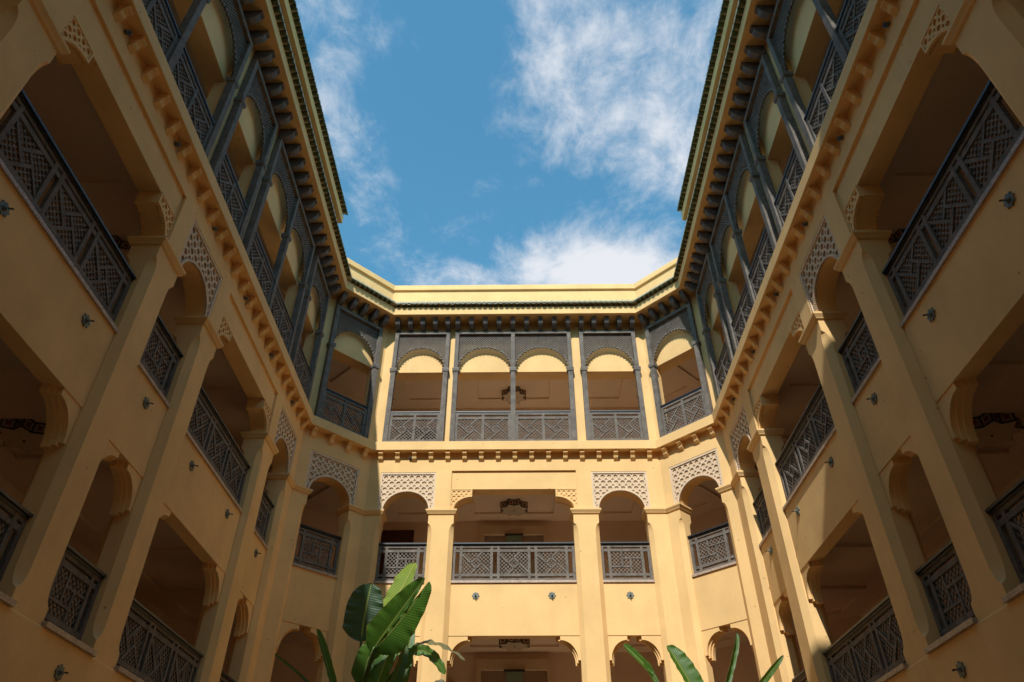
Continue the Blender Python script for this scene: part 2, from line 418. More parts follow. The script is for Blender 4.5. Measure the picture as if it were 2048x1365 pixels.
def tile_mesh():
    p = .19; mb = MB(); n = 8
    def shell(cx, r, up, z0, y0, y1, th, dz):
        vs = []
        for (y, z) in ((y0, z0), (y1, z0+dz)):
            for rr in (r, r-th):
                for i in range(n+1):
                    a = pi*i/n; vs.append((cx+rr*cos(a), y, z+(rr if up else -rr)*sin(a)*.95))
        m = n+1; fs = []
        for i in range(n):
            fs += [(i, i+1, 2*m+i+1, 2*m+i), (m+i, 3*m+i, 3*m+i+1, m+i+1), (i, m+i, m+i+1, i+1), (2*m+i, 2*m+i+1, 3*m+i+1, 3*m+i)]
        fs += [(0, 2*m, 3*m, m), (n, m+n, 3*m+n, 2*m+n)]
        mb.add(vs, fs)
    shell(0, .086, False, .06, -.70, -.05, .016, .17)        # pan
    shell(p/2, .078, True, .058, -.675, -.05, .016, .17)      # cover
    shell(p/2, .086, True, .056, -.675, -.645, .012, .006)    # rim of the cover
    return mb.mesh('roof_tile', TILE, smooth=False)
TILEM = tile_mesh()

# ---- railings --------------------------------------------------------------
def lattice_panel_parts(parent, x, w, z0, z1, diag, mwood, y=0.0):
    h = z1-z0
    me = cached(('lat', round(w, 3), round(h, 3), mwood.name), lambda: diag_lattice(-w/2, w/2, -h/2, h/2, .0555, .0345, -.011, .011).mesh('lattice_panel', mwood))
    o = ob('lattice_panel', me, parent, (x, y, (z0+z1)/2))
    k, bw = (.082, .052) if diag else (.105, .042)
    for s in range(4):
        def mk(s=s):
            a = s*pi/2 + (pi/4 if diag else 0); dx, dz = cos(a), sin(a); nx, nz = -sin(a), cos(a)
            L = 2.0; pl = [(-k-bw, k), (L, k), (L, k+bw), (-k-bw, k+bw)]
            poly = clip_rect([(u*dx+v*nx, u*dz+v*nz) for u, v in pl], -w/2, w/2, -h/2, h/2)
            mb = MB(); mb.prism(poly, -.026, .010); return mb.mesh('bar', mwood)
        ob('bar', cached(('bar', diag, s, round(w, 3), round(h, 3), mwood.name), mk), o)
    return o
def railing(width, kind, z, loc_fn, label, mwood, group='pierced wooden railings of the galleries'):
    """kind 'wide' three panels, 'narrow' one panel"""
    loc, rz = loc_fn
    t = empty('balcony_railing', loc, rz); tag(t, label, 'railing', group)
    g, s = .12, .078
    if kind == 'wide':
        L = (width - 8*s - 4*g)/3; seq = ['s', 'g', 's', 'L', 's', 'g', 's', 'L', 's', 'g', 's', 'L', 's', 'g', 's']
    else:
        L = (width - 4*s - 2*g); seq = ['s', 'g', 's', 'L', 's', 'g', 's']
    hw = width/2
    def hb(name, z0, z1, y0, y1, m, ex=0): ob(name, box_mesh(name, m, -hw-ex, hw+ex, y0, y1, z0, z1), t)
    hb('handrail', 1.095, 1.135, -.085, .075, HAND, .02); hb('handrail_moulding', 1.06, 1.095, -.05, .05, HAND, .0)
    hb('rail', 1.0, 1.06, -.03, .03, mwood); hb('rail', .87, .95, -.03, .03, mwood)
    hb('rail', .16, .235, -.03, .03, mwood); hb('rail', .02, .105, -.03, .03, mwood)
    x = -hw
    for c in seq:
        w = {'s': s, 'g': g, 'L': L}[c]
        if c == 's': ob('stile', box_mesh('stile', mwood, -w/2, w/2, -.034, .034, .0, 1.055), t, (x+w/2, 0, 0))
        if c == 'L': lattice_panel_parts(t, x+w/2, w, .235, .87, kind == 'wide', mwood)
        x += w
    return t

# ---- wooden arcade of the top gallery -----------------------------------------
def arcade(width, n, loc, rz, label, mwood):
    t = empty('wooden_arcade', loc, rz); tag(t, label, 'wooden arcade', 'carved wooden arcades of the top gallery')
    hw = width/2; PW = .155
    xs = [-hw+PW/2, hw-PW/2] if n == 1 else [-hw+PW/2, 0, hw-PW/2]
    zb = 0.0; zc = ZCAP-Z3; zt = ZFT-Z3
    for x in xs:
        ob('post', box_mesh('post', mwood, -PW/2, PW/2, -.075, .085, zb, zc-.02), t, (x, 0, 0))
        def cap():
            mb = MB(); mb.loft([(z, [(-e, -e), (e, -e), (e, e), (-e, e)]) for z, e in ((zc-.03, .082), (zc+.01, .10), (zc+.015, .112), (zc+.12, .118), (zc+.16, .10), (zc+.17, .082))])
            mb.v = [(a, b*.97, c) for a, b, c in mb.v]; return mb.mesh('capital', mwood)
        ob('capital', cached(('cap', mwood.name), cap), t, (x, .005, 0))
        ob('upper_stile', box_mesh('upper_stile', mwood, -.066, .066, -.062, .075, zc+.165, zt-.118), t, (x+(0 if x == 0 else (.011 if x > 0 else -.011)), 0, 0))
    ob('top_rail', box_mesh('top_rail', mwood, -hw, hw, -.066, .08, zt-.12, zt), t)
    for i in range(n):
        x0, x1 = xs[i], xs[i+1]
        xl = x0+(PW/2-.02 if True else 0); xr = x1-(PW/2-.02)
        if n == 2:
            if i == 0: xr = x1-.066
            else: xl = x0+.066
        w = xr-xl; c = (xl+xr)/2
        def scr(w=w):
            rx, rz = w/2-.03, .86; z0 = zc+.17; cz = .20+zc
            a = diag_lattice(-w/2, w/2, z0, zt-.12, .047, .0325, .022, .048, 4, (0, cz, rx+.05, rz+.05))
            ring = scallop_arc(0, cz, rx+.045, rz+.045, pi*1.03, -pi*.03, 23, .062, 6)
            a.prism(ring + arc_pts(0, cz, rx+.068, rz+.068, -pi*.03, pi*1.03, 30), .014, .062)
            return a.mesh('lattice_screen', mwood)
        ob('lattice_screen', cached(('scr', round(w, 3), mwood.name), scr), t, (c, 0, 0))
        # balustrade of this opening
        bl, br = x0+PW/2, x1-PW/2; cc = (bl+br)/2; bw = br-bl; s = .085
        def hb(name, z0, z1, y0, y1, m): ob(name, box_mesh(name, m, -bw/2, bw/2, y0, y1, z0, z1), t, (cc, 0, 0))
        hb('handrail', 1.19, 1.225, -.05, .10, HAND); hb('handrail_moulding', 1.155, 1.19, -.03, .07, HAND)
        hb('rail', 1.09, 1.15, -.025, .035, mwood); hb('rail', .93, 1.02, -.025, .035, mwood); hb('rail', .10, .19, -.025, .035, mwood)
        L = (bw-3*s)/2
        for k in range(3): ob('stile', box_mesh('stile', mwood, -s/2, s/2, -.029, .039, 0, 1.148), t, (bl+s/2+k*(L+s), 0, 0))
        for k in range(2): lattice_panel_parts(t, bl+s+L/2+k*(L+s), L, .19, .93, True, mwood, .005)
    return t

# ---- lanterns, wall fittings -----------------------------------------------------
def lantern_meshes():
    R, r, h = .47, .335, .2; pts = [((R if i % 2 == 0 else r)*cos(pi*i/8+pi/8), (R if i % 2 == 0 else r)*sin(pi*i/8+pi/8)) for i in range(16)]
    fr = MB(); GL = []; RD = []
    for i in range(16):
        gl = MB(); rd = MB()
        a = Vector((*pts[i], 0)); b = Vector((*pts[(i+1) % 16], 0)); d = b-a; nrm = Vector((d.y, -d.x, 0)).normalized()
        def quad(mb, u0, u1, z0, z1, off):
            p = [a+d*u0, a+d*u1]; vs = []
            for o2 in (off, off-.012):
                vs += [(p[0]+nrm*o2).to_tuple()[:2]+(-h*z0,), (p[1]+nrm*o2).to_tuple()[:2]+(-h*z0,), (p[1]+nrm*o2).to_tuple()[:2]+(-h*z1,), (p[0]+nrm*o2).to_tuple()[:2]+(-h*z1,)]
            mb.add(vs, [(0, 1, 2, 3), (7, 6, 5, 4), (0, 4, 5, 1), (1, 5, 6, 2), (2, 6, 7, 3), (3, 7, 4, 0)])
        quad(fr, 0, 1, 0, .13, .006); quad(fr, 0, 1, .87, 1, .006); quad(fr, 0, .1, .13, .87, .006); quad(fr, .9, 1, .13, .87, .006)
        quad(fr, .30, .34, .13, .87, .005); quad(fr, .66, .70, .13, .87, .005)
        quad(gl, .1, .9, .13, .87, 0); quad(rd, .38, .62, .32, .68, .005); GL.append(gl.mesh('glass_panel', CREAMGLASS)); RD.append(rd.mesh('red_glass_inset', REDGLASS))
    bt = MB(); bt.loft([(-h, [(p[0]*.985, p[1]*.985) for p in pts]), (-h-.008, [(p[0]*.97, p[1]*.97) for p in pts])])
    kn = MB(); kn.loft([(-h-.03, [(.018*cos(t*pi/4), .018*sin(t*pi/4)) for t in range(8)]), (-h-.008, [(.025*cos(t*pi/4), .025*sin(t*pi/4)) for t in range(8)])])
    return (fr.mesh('frame', DARKMETAL), bt.mesh('bottom_glass', CREAMGLASS), kn.mesh('knob', DARKMETAL), list(zip(GL, RD)))
LM = lantern_meshes()
def lantern(loc, rz, label):
    t = empty('ceiling_lantern', loc, rz); tag(t, label, 'lantern', 'star shaped lanterns on the gallery ceilings')
    for n, m in zip(('frame', 'bottom_glass', 'knob'), LM[:3]): ob(n, m, t)
    for g_, r_ in LM[3]: ob('red_glass_inset', r_, ob('glass_panel', g_, t))
def fitting_meshes():
    pl = MB(); st = [((.108 if i % 2 == 0 else .083)*cos(pi*i/8), (.108 if i % 2 == 0 else .083)*sin(pi*i/8)) for i in range(16)]
    pl.prism(st, -.020, 0)
    ds = MB(); ds.prism([(.04*cos(i*pi/8), .04*sin(i*pi/8)) for i in range(16)], -.036, -.02); ds.prism([(.02*cos(i*pi/8), .02*sin(i*pi/8)) for i in range(16)], -.06, -.035)
    sp_ = MB(); sp_.tube([(0, -.07, 0), (0, -.10, .0), (0, -.13, -.012)], [.009, .012, .014], 8)
    return pl.mesh('star_plate', BRONZE), ds.mesh('boss', BRONZE), sp_.mesh('nozzle', DARKMETAL)
FM = fitting_meshes()
def fitting(loc, rz, label):
    t = empty('wall_fitting', loc, rz); tag(t, label, 'wall fitting', 'bronze star fittings on the parapet walls')
    for n, m in zip(('star_plate', 'boss', 'nozzle'), FM): ob(n, m, t)
def spot_meshes():
    b = MB(); b.prism([(.045*cos(i*pi/5), .045*sin(i*pi/5)) for i in range(10)], -.03, 0)
    c = MB(); c.tube([(0, -.03, 0), (0, -.075, -.02)], [.03, .05], 10)
    l = MB(); l.tube([(0, -.075, -.02), (0, -.079, -.0216)], [.04, .038], 10)
    return b.mesh('mount', BRONZE), c.mesh('housing', BRONZE), l.mesh('lens', DARKMETAL)
SM = spot_meshes()
def spot(loc, rz, label):
    t = empty('spotlight', loc, rz); tag(t, label, 'spotlight', 'small spotlights between the ledge corbels')
    for n, m in zip(('mount', 'housing', 'lens'), SM): ob(n, m, t)

# ------------------------------------------------------------------ one wing of the building
def wing(label, loc, rz, U0, U1, t0, t1, piers, bays, arcs, names, wname, raised=None, fit=True, spots=(), tiles=None, plain=None, rail_from=-99):
    root = empty('building_wing', loc, rz); tag(root, label, 'building', 'wings of the courtyard building')
    R = Matrix.Rotation(rz, 4, 'Z'); L0 = Vector(loc)
    def wl(x, y, z): return tuple(L0 + R @ Vector((x, y, z)))
    # base wall up to the lower gallery
    mb = MB(); mb.sweep([(-.03, GND), (-.03, 2.955), (-.022, 2.98), (.45, 2.98), (.45, GND)], U0, U1, t0, t1); part('base_wall', mb, STUCCO, root)
    # floors, ceilings, gallery back wall
    for nm, z0, z1, y0 in (('gallery_floor', 2.80, 3.0, .448), ('gallery_floor', SPB-.1, SPB, .425), ('gallery_floor', SOF+.02, SOF+.24, .455)):
        mb = MB(); mb.sweep([(y0, z0), (y0, z1), (3.02, z1), (3.02, z0)], U0, U1, t0, t1); part(nm, mb, STUCCO_IN, root)
    mb = MB(); mb.sweep([(3.02, GND), (3.02, EAVE), (3.3, EAVE), (3.3, GND)], U0, U1, t0, t1); part('gallery_wall', mb, STUCCO_IN, root)
    # ceilings with a sunk coffer in every bay
    for zc, y0 in ((6.22, .423), (10.42, .453), (14.95, .68)):
        cu = MB(); cu.sweep([(y0, zc+.07), (y0, zc+.12), (3.02, zc+.12), (3.02, zc+.07)], U0, U1, t0, t1)
        edges = []
        for (b0, b1, k) in bays:
            m = .45 if k == 'W' else .12
            if b1-b0 > .9: edges.append((b0+m if k == 'W' else b0+.05, b1-m if k == 'W' else b1-.05))
        edges.sort(); ya, yb = y0+.40, 2.45
        cu.sweep([(y0, zc), (y0, zc+.07), (ya, zc+.07), (ya, zc)], U0, U1, t0, t1)
        cu.sweep([(yb, zc), (yb, zc+.07), (3.02, zc+.07), (3.02, zc)], U0, U1, t0, t1)
        cur = None
        prev = U0
        for e0, e1 in edges + [(U1, U1)]:
            if e0 - prev > .02: cu.box(prev, e0, ya+.001, yb-.001, zc+.001, zc+.07)
            prev = e1
        part('gallery_ceiling', cu, STUCCO_IN, root)
    # columns with imposts
    for (a, b, el, er) in piers:
        part('column', column_mesh(a, b, el, er, t0, t1), STUCCO, root)
        part('impost', impost_mb(a, b, el, er, t0, t1), STUCCO, root)
    # plain wall where there are no bays
    if plain:
        a, b = plain; mb = MB(); mb.box(a, b, .0, .45, 2.98, SOF); part('blank_wall', mb, STUCCO, root)
    # spandrels, sills, wall above the imposts
    cuts = []
    for (b0, b1, k) in bays:
        mb = MB(); mb.box(b0-.02, b1+.02, .14, .42, Z1T, SPB+.014); part('parapet_wall', mb, STUCCO, root)
        mb = MB(); mb.box(b0-.004, b1+.004, .10, .50, SPB+.015, Z2); part('stone_sill', mb, GRANITE, root)
        mb = MB(); mb.box(b0-.02, b1+.02, -.075, .46, 2.981, Z1); part('stone_sill', mb, GRANITE, root)
        for z, me, u, mm in ((Z1T, BPL, b0, 1), (Z1T, BPR, b1, 1)): ob('arch_bracket', me, root, (u, 0, z))
        c = (b0+b1)/2
        if k == 'N':
            f0, f1, zt = c-.845, c+.845, 10.66; cuts.append((f0, f1, zt))
            def fr():
                m = MB(); h = .845; wi = .785; zt2 = 10.60
                m.box(-h, -wi, .008, .07, ZI+.003, 10.655); m.box(wi, h, .008, .07, ZI+.003, 10.655); m.box(-wi, wi, .008, .07, zt2, 10.655)
                rx, rz = .675, .60; cz = ZI+.01
                ring = scallop_arc(0, cz, rx+.012, rz+.012, pi, 0, 44, .02, 3)
                m.prism(ring + arc_pts(0, cz, rx+.055, rz+.055, 0, pi, 30), .012, .066)
                return m.mesh('screen_frame', PINK)
            def sc():
                return star_lattice(-.785, .785, ZI+.02, 10.60, 8, 6, .034, .062, (0, ZI+.01, .715, .64)).mesh('carved_screen', PINK)
            def bk():
                m = MB(); rx, rz = .69, .615; cz = ZI+.003
                m.prism([(-.845, 10.66), (-.845, ZI+.003), (-rx, ZI+.003)] + arc_pts(0, cz, rx, rz, pi, 0, 28)[1:-1] + [(rx, ZI+.003), (.845, ZI+.003), (.845, 10.66)], .071, .45)
                return m.mesh('arch_wall', STUCCO)
            o = ob('carved_screen', cached('sc', sc), root, (c, 0, 0)); ob('screen_frame', cached('fr', fr), o)
            ob('arch_wall', cached('bk', bk), root, (c, 0, 0))
            def bg_():
                m = MB(); rx, rz = .70, .625; cz = ZI+.01
                m.prism([(-.80, 10.62), (-.80, ZI+.012), (-rx, ZI+.012)] + arc_pts(0, cz, rx, rz, pi, 0, 28)[1:-1] + [(rx, ZI+.012), (.80, ZI+.012), (.80, 10.62)], .0665, .0705, back=False)
                return m.mesh('screen_ground', PINKB)
            ob('screen_ground', cached('bg', bg_), o)
        else:
            f0, f1, zt = b0-.13, b1+.15, 10.71; cuts.append((f0, f1, zt))
            mb = MB(); mb.box(f0, f1, .055, .45, Z2T, 10.71); part('lintel_panel', mb, STUCCO, root)
            for i, u in ((0, f0), (1, f1)):
                o = ob('carved_bracket', BC[0][i], root, (u, 0, Z2T-.001)); ob('moulding', BC[1][i], o); ob('carving', BC[2][i], o); ob('scallop_edge', BC[3][i], o)
    # upper wall: one polygon with the screens and panels cut out of it
    cuts.sort(); lo = U0 if not plain else max(U0, plain[1]) if plain[0] <= U0+.01 else U0; hi = U1 if not plain else (U1 if plain[0] <= U0+.01 else plain[0])
    segs = []; cur = lo
    for a, b, zt in cuts: segs.append((cur, a)); cur = b
    segs.append((cur, hi))
    mb = MB()
    for i, (a, b) in enumerate(segs):
        ta = t0 if (i == 0 and abs(a-U0) < 1e-6) else 0; tb = t1 if (i == len(segs)-1 and abs(b-U1) < 1e-6) else 0
        mb.sweep([(0, ZI), (0, 10.66), (.45, 10.66), (.45, ZI)], a, b, ta, tb)
    # head course with stepped cut-outs
    mb.sweep([(0, 10.71), (0, SOF), (.45, SOF), (.45, 10.71)], U0, U1, t0, t1)
    cur = lo
    for a, b, zt in cuts:
        if zt > 10.70: 
            mb.sweep([(0, 10.66), (0, 10.71), (.45, 10.71), (.45, 10.66)], cur, a, t0 if abs(cur-U0) < 1e-6 else 0, 0); cur = b
    mb.sweep([(0, 10.66), (0, 10.71), (.45, 10.71), (.45, 10.66)], cur, hi, t0 if abs(cur-U0) < 1e-6 else 0, t1 if abs(hi-U1) < 1e-6 else 0)
    part('upper_wall', mb, STUCCO, root)
    # string course ledge and corbels
    mb = MB(); mb.sweep([(.45, SOF), (-.235, SOF), (-.24, SOF+.006), (-.24, Z3-.012), (-.23, Z3), (.45, Z3)], U0, U1, t0, t1); part('ledge', mb, STUCCO, root)
    n = max(1, int(round((U1-U0-.5)/.533))); a0 = U0+(.30 if t0 else .2); a1 = U1-(.30 if t1 else .2)
    n = int(round((a1-a0)/.533))
    vis = lambda u: u*names.get('dir', 1) > 2.5 if 'dir' in names else True
    for i in range(n+1):
        u = a0+(a1-a0)*i/n
        if vis(u): ob('corbel', CORB, root, (u, 0, 0))
    # top gallery: piers, beam, wall over the arcades
    xs = sorted((a-h, a+h) for a, h, k in arcs); cur = U0; mb = MB()
    for a, b in xs + [(None, None)]:
        e0 = cur-(.05 if cur > U0 else 0); e1 = (a+.05) if a is not None else U1
        if a is None and b is None: e1 = U1
        if e1-e0 > .02: mb = MB(); mb.sweep([(.092, Z3), (.092, ZFT-.062), (.44, ZFT-.062), (.44, Z3)], e0, e1, t0 if e0 <= U0 else 0, t1 if e1 >= U1 else 0); part('gallery_pier', mb, STUCCO, root)
        cur = b
    mb = MB(); mb.sweep([(.21, 14.57), (.21, EAVE-.002), (.68, EAVE-.002), (.68, 14.57)], U0, U1, t0, t1); part('beam', mb, STUCCO, root)
    mb = MB(); mb.sweep([(.088, ZFT-.06), (.088, EAVE-.001), (.205, EAVE-.001), (.205, ZFT-.06)], U0, U1, t0, t1); part('frieze', mb, STUCCO, root)
    # eave, roof edge, tiles, parapet
    mb = MB(); mb.sweep([(3.3, EAVE), (-.515, EAVE), (-.52, EAVE+.006), (-.52, EAVE+.33), (-.50, EAVE+.34), (0, EAVE+.55), (3.3, EAVE+.55)], U0, U1, t0, t1); part('eave', mb, STUCCO, root)
    for a, h, k in arcs:
        m = 5 if k == 1 else 9
        for i in range(m):
            u = a-h+.08+(2*h-.16)*i/(m-1)
            if vis(u): ob('eave_bracket', ECORB, root, (u, 0, 0))
    mb = MB(); mb.sweep([(0, 17.0), (0, 18.10), (.25, 18.10), (.25, 17.0)], U0, U1, t0, t1); part('roof_parapet', mb, STUCCO, root)
    mb = MB(); mb.sweep([(-.07, 18.12), (-.075, 18.14), (-.075, 18.34), (-.06, 18.355), (.32, 18.36), (.32, 18.10), (-.0, 18.10)], U0, U1, t0, t1); part('coping', mb, STUCCO, root)
    def tile_row(z, ua, ub, ta, tb, dy=0):
        ea = ua+.63*ta; eb = ub-.63*tb; n = int((eb-ea)/.19); off = (eb-ea-n*.19)/2
        for i in range(n):
            u = ea+off+(i+.5)*.19
            if not vis(u): continue
            o = ob('roof_tile', TILEM, root, (u, dy, z)); o.rotation_euler = (random.uniform(-.012, .012), random.uniform(-.03, .03), random.uniform(-.012, .012)); o.location.z += random.uniform(-.006, .006)
        mb = MB(); mb.sweep([(-.655, z+.062), (-.655, z+.118), (-.30, z+.20), (-.30, z+.03)], ua, ub, ta, tb); part('mortar_bed', mb, MORTAR, root)
    tile_row(EAVE+.365, U0, U1, t0, t1, .03)
    if raised:
        a, b = raised
        mb = MB(); mb.box(a, b, .05, 3.3, 17.06, 17.75); part('raised_wall', mb, STUCCO, root)
        mb = MB(); mb.sweep([(3.3, 17.75), (-.555, 17.75), (-.56, 17.756), (-.56, 18.06), (-.54, 18.07), (0, 18.4), (3.3, 18.4)], a, b); part('raised_eave', mb, STUCCO, root)
        d = names['dir']; ua = 2.5 if d > 0 else a; ub = b if d > 0 else -2.5
        tile_row(18.13, max(a, ua if d > 0 else a), min(b, b if d > 0 else ub), 0, 0)
        if raised:
            c = MB(); c.sweep([(.05, 17.76), (-.42, 17.76), (-.42, 17.68), (-.39, 17.64), (-.1, 17.5), (.05, 17.42)], -.07, .07)
            me = cached('rc', lambda: c.mesh('eave_bracket', WOOD_D)); u = b-.45 if d > 0 else a+.45
            while abs(u) > 3.0:
                ob('eave_bracket', me, root, (u, 0, 0)); u -= .62*d
    # things on this wing
    for (a, h, k), nm in zip(arcs, names['arcs']):
        arcade(2*h, k, wl(a, 0, Z3), rz, f'{nm}, top gallery, {wname}', WOOD)
    for (b0, b1, k), nm in zip(bays, names['bays']):
        c = (b0+b1)/2; w = b1-b0
        railing(w-.006, 'wide' if k == 'W' else 'narrow', Z2, (wl(c, .26, Z2), rz), f'pierced wooden railing, middle gallery, {nm}, {wname}', WOOD)
        railing(w-.006, 'wide' if k == 'W' else 'narrow', Z1, (wl(c, .26, Z1), rz), f'pierced wooden railing, lower gallery, {nm}, {wname}', WOOD)
        if fit:
            for s, tx in (((-.30, 'first'), (.30, 'second')) if k == 'W' else ((0, 'only'),)):
                far = (lambda q: 'nearer the corner' if q*names.get('dir', 1) > 0 else 'farther off')
                if k == 'W': w2 = far(s) if 'dir' in names else ('nearer the tall plant' if s < 0 else 'farther from the tall plant')
                e = f' {w2}' if k == 'W' else ''
                for z, fl in ((6.93, 'middle'), (2.59, 'lower')):
                    if fl == 'lower' and 'dir' not in names: continue
                    y = .14 if fl == 'middle' else -.03
                    fitting(wl(c+s*w*1.0, y, z), rz, f'bronze star{e}, {fl} parapet, {nm}, {wname}')
    for u, nm in spots: spot(wl(u, 0, 11.13), rz, f'small spotlight under the ledge, {nm}, {wname}')
    return root, wl

WL, WR, D = 6.263, 5.937, 19.96
YC_L, YC_R = 18.26, 18.35; XBL, XBR = -4.563, 4.33
nmW = ['first narrow bay from corner', 'first wide bay from corner', 'second narrow bay from corner', 'second wide bay from corner', 'third narrow bay from corner', 'third wide bay from corner']
EDG = [(16.37, 17.70, 'N'), (11.93, 15.56, 'W'), (9.75, 11.14, 'N'), (5.32, 8.96, 'W'), (3.13, 4.52, 'N'), (-1.30, 2.33, 'W')]
PIE = [(17.70, None), (15.56, 16.37), (11.14, 11.93), (8.96, 9.75), (4.52, 5.32), (2.33, 3.13), (-2.1, -1.30)]
ARC = [(17.04, .955, 1), (13.745, 2.0, 2), (10.445, .955, 1), (7.14, 2.0, 2), (3.825, .955, 1), (.515, 2.0, 2)]
anm = ['single carved wooden arch nearest the corner', 'double wooden arch nearest the corner', 'second single wooden arch from the corner', 'second double wooden arch from the corner', 'third single wooden arch from the corner', 'third double wooden arch from the corner']
SP = [(y, t) for y, t in ((16.75, 'nearest the corner'), (14.6, 'second from the corner'), (12.45, 'third from the corner'), (10.3, 'fourth from the corner'), (8.2, 'fifth from the corner'), (6.05, 'sixth from the corner'), (3.95, 'seventh from the corner'))]
# shaded side (u = Y)
wing('yellow stucco side wing lying wholly in shade', (-WL, 0, 0), pi/2, -4.0, YC_L, 0, T,
     [(17.70, YC_L, 1, 0)] + [(a, b, 1, 1) for a, b in PIE[1:]], EDG, ARC, {'bays': nmW, 'arcs': anm, 'dir': 1}, 'shaded wing',
     raised=(-4.0, 16.24), spots=SP, plain=(-4.0, -2.1))
# half sunlit side (u = -Y)
wing('yellow stucco side wing half in sun and half in shade', (WR, 0, 0), -pi/2, -YC_R, 4.0, T, 0,
     [(-YC_R, -17.70, 0, 1)] + [(-b, -a, 1, 1) for a, b in PIE[1:]], [(-b, -a, k) for a, b, k in EDG], [(-a, h, k) for a, h, k in ARC],
     {'bays': nmW, 'arcs': anm, 'dir': -1}, 'half sunlit wing', raised=(-16.24, 4.0), spots=[(-u, n) for u, n in SP], plain=(2.1, 4.0))
# sunlit end wall
bB = [(-4.06, -2.66, 'N'), (-1.91, 1.59, 'W'), (2.33, 3.75, 'N')]
endroot, endwl = wing('sunlit yellow stucco end wing facing the camera', (0, D, 0), 0, XBL, XBR, T, T,
     [(XBL, -4.06, 0, 1), (-2.66, -1.91, 1, 1), (1.59, 2.33, 1, 1), (3.75, XBR, 1, 0)], bB,
     [(-3.33, .96, 1), (-.17, 2.01, 2), (3.115, .975, 1)],
     {'bays': ['narrow bay behind tall plant', 'central wide bay', 'narrow bay by sunlit corner'],
      'arcs': ['single carved wooden arch above the tall plant', 'central double carved wooden arch', 'single carved wooden arch beside the sunlit corner']}, 'sunlit end wing',
     spots=[(-3.34, 'above the tall plant'), (-1.21, 'over the carved bracket near the tall plant'), (.89, 'over the carved bracket away from the plant'), (3.07, 'beside the sunlit corner')])
# corner bays
LCH = sqrt((WL+XBL)**2 + (D-YC_L)**2); RCH = sqrt((WR-XBR)**2 + (D-YC_R)**2)
for lab, loc, rz, Lc, nm in (('narrow slanting corner bay in shade beside the end wing', (-WL, YC_L, 0), pi/4, LCH, 'shaded corner bay'),
                             ('narrow slanting corner bay in full sun beside the end wing', (XBR, D, 0), -pi/4, RCH, 'sunlit corner bay')):
    c = Lc/2
    wing(lab, loc, rz, 0, Lc, T, T, [(0, c-.69, 0, 1), (c+.69, Lc, 1, 0)], [(c-.69, c+.69, 'N')], [(c, .945, 1)],
         {'bays': ['arched bay'], 'arcs': ['single carved wooden arch']}, nm, fit=False)

# blank wing behind the camera: it closes the court and throws the shade that lies on the side wings
fw = empty('building_wing', (0, -4, 0)); tag(fw, 'tall blank stucco wing closing the court behind the viewer', 'building', 'wings of the courtyard building')
mb = MB(); mb.box(-8.5, 8.5, -1.2, .0, GND, 23.2); part('wall', mb, STUCCO, fw)
mb = MB(); mb.box(-8.6, 8.6, -1.3, .35, 23.2, 23.6); part('coping', mb, STUCCO, fw)
mb = MB(); mb.box(-6.0, 6.0, 0, .22, SOF, Z3); part('ledge', mb, STUCCO, fw)
for x in (-3.6, 0, 3.6):
    mb = MB(); mb.box(x-.7, x+.7, .001, .05, GND, 1.2); part('door', mb, DOORWOOD, fw)

# end wing gallery: doors, lobby opening, sign
def door(u0, u1, z0, z1, parent):
    mb = MB(); mb.box(u0, u1, 2.96, 3.018, z0, z1); d = part('door', mb, DOORWOOD, parent)
    mb = MB(); mb.box(u0-.07, u0, 2.94, 3.018, z0, z1+.07); mb.box(u1, u1+.07, 2.94, 3.018, z0, z1+.07); mb.box(u0, u1, 2.94, 3.018, z1, z1+.07); part('door_frame', mb, DOORWOOD, d)
    for a, b in ((.12, .45), (.52, .92)):
        mb = MB(); mb.box(u0+.12, u1-.12, 2.945, 2.96, z0+(z1-z0)*a, z0+(z1-z0)*b); part('door_panel', mb, DOORWOOD, d)
door(-4.62, -3.56, 7.28, 10.02, endroot); door(-4.0, -2.9, 11.62, 13.9, endroot); door(-2.9, -1.95, 3.0, 5.3, endroot)
for zf, zt in ((SPB, 10.20), (3.0, 6.0)):
    mb = MB(); mb.box(-1.30, -1.15, 2.86, 3.018, zf, zt); mb.box(.80, .95, 2.86, 3.018, zf, zt); mb.box(-1.15, .80, 2.86, 3.018, zt-.30, zt)
    part('lobby_frame', mb, WHITEM, endroot)
    mb = MB(); mb.box(-1.15, .80, 2.99, 3.018, zf, zt-.3); part('lobby_glazing', mb, mat('dim_glass', (.30, .20, .13), .12, .03, 2, spec=.5), endroot)
for z, fl in ((9.73, 'middle'), (5.53, 'lower')):
    s = empty('exit_sign', endwl(-.17, 2.82, z)); tag(s, f'pale green hanging sign over the lobby doors in the {fl} gallery of the end wing', 'sign', 'green signs over the lobby doors')
    mb = MB(); mb.box(-.24, .24, -.012, .012, -.16, .10); part('panel', mb, SIGNG, s)
    mb = MB(); mb.box(-.31, .31, -.03, .03, .10, .16); part('housing', mb, DARKMETAL, s)

# lanterns on the ceilings
for y, w, rz, X in ((10.25, 'shaded wing', pi/2, -8.05), (10.25, 'half sunlit wing', -pi/2, 7.62)):
    for z, fl in ((6.22+.07, 'lower'), (10.42+.07, 'middle')):
        lantern((X, y, z), rz, f'black star lantern on the {fl} gallery ceiling of the {w}')
for z, fl, yy in ((6.29, 'lower', 1.9), (10.49, 'middle', 1.9), (15.02, 'top', 2.15)):
    lantern(endwl(-.16, yy, z), 0, f'black star lantern with red glass on the {fl} gallery ceiling of the end wing')

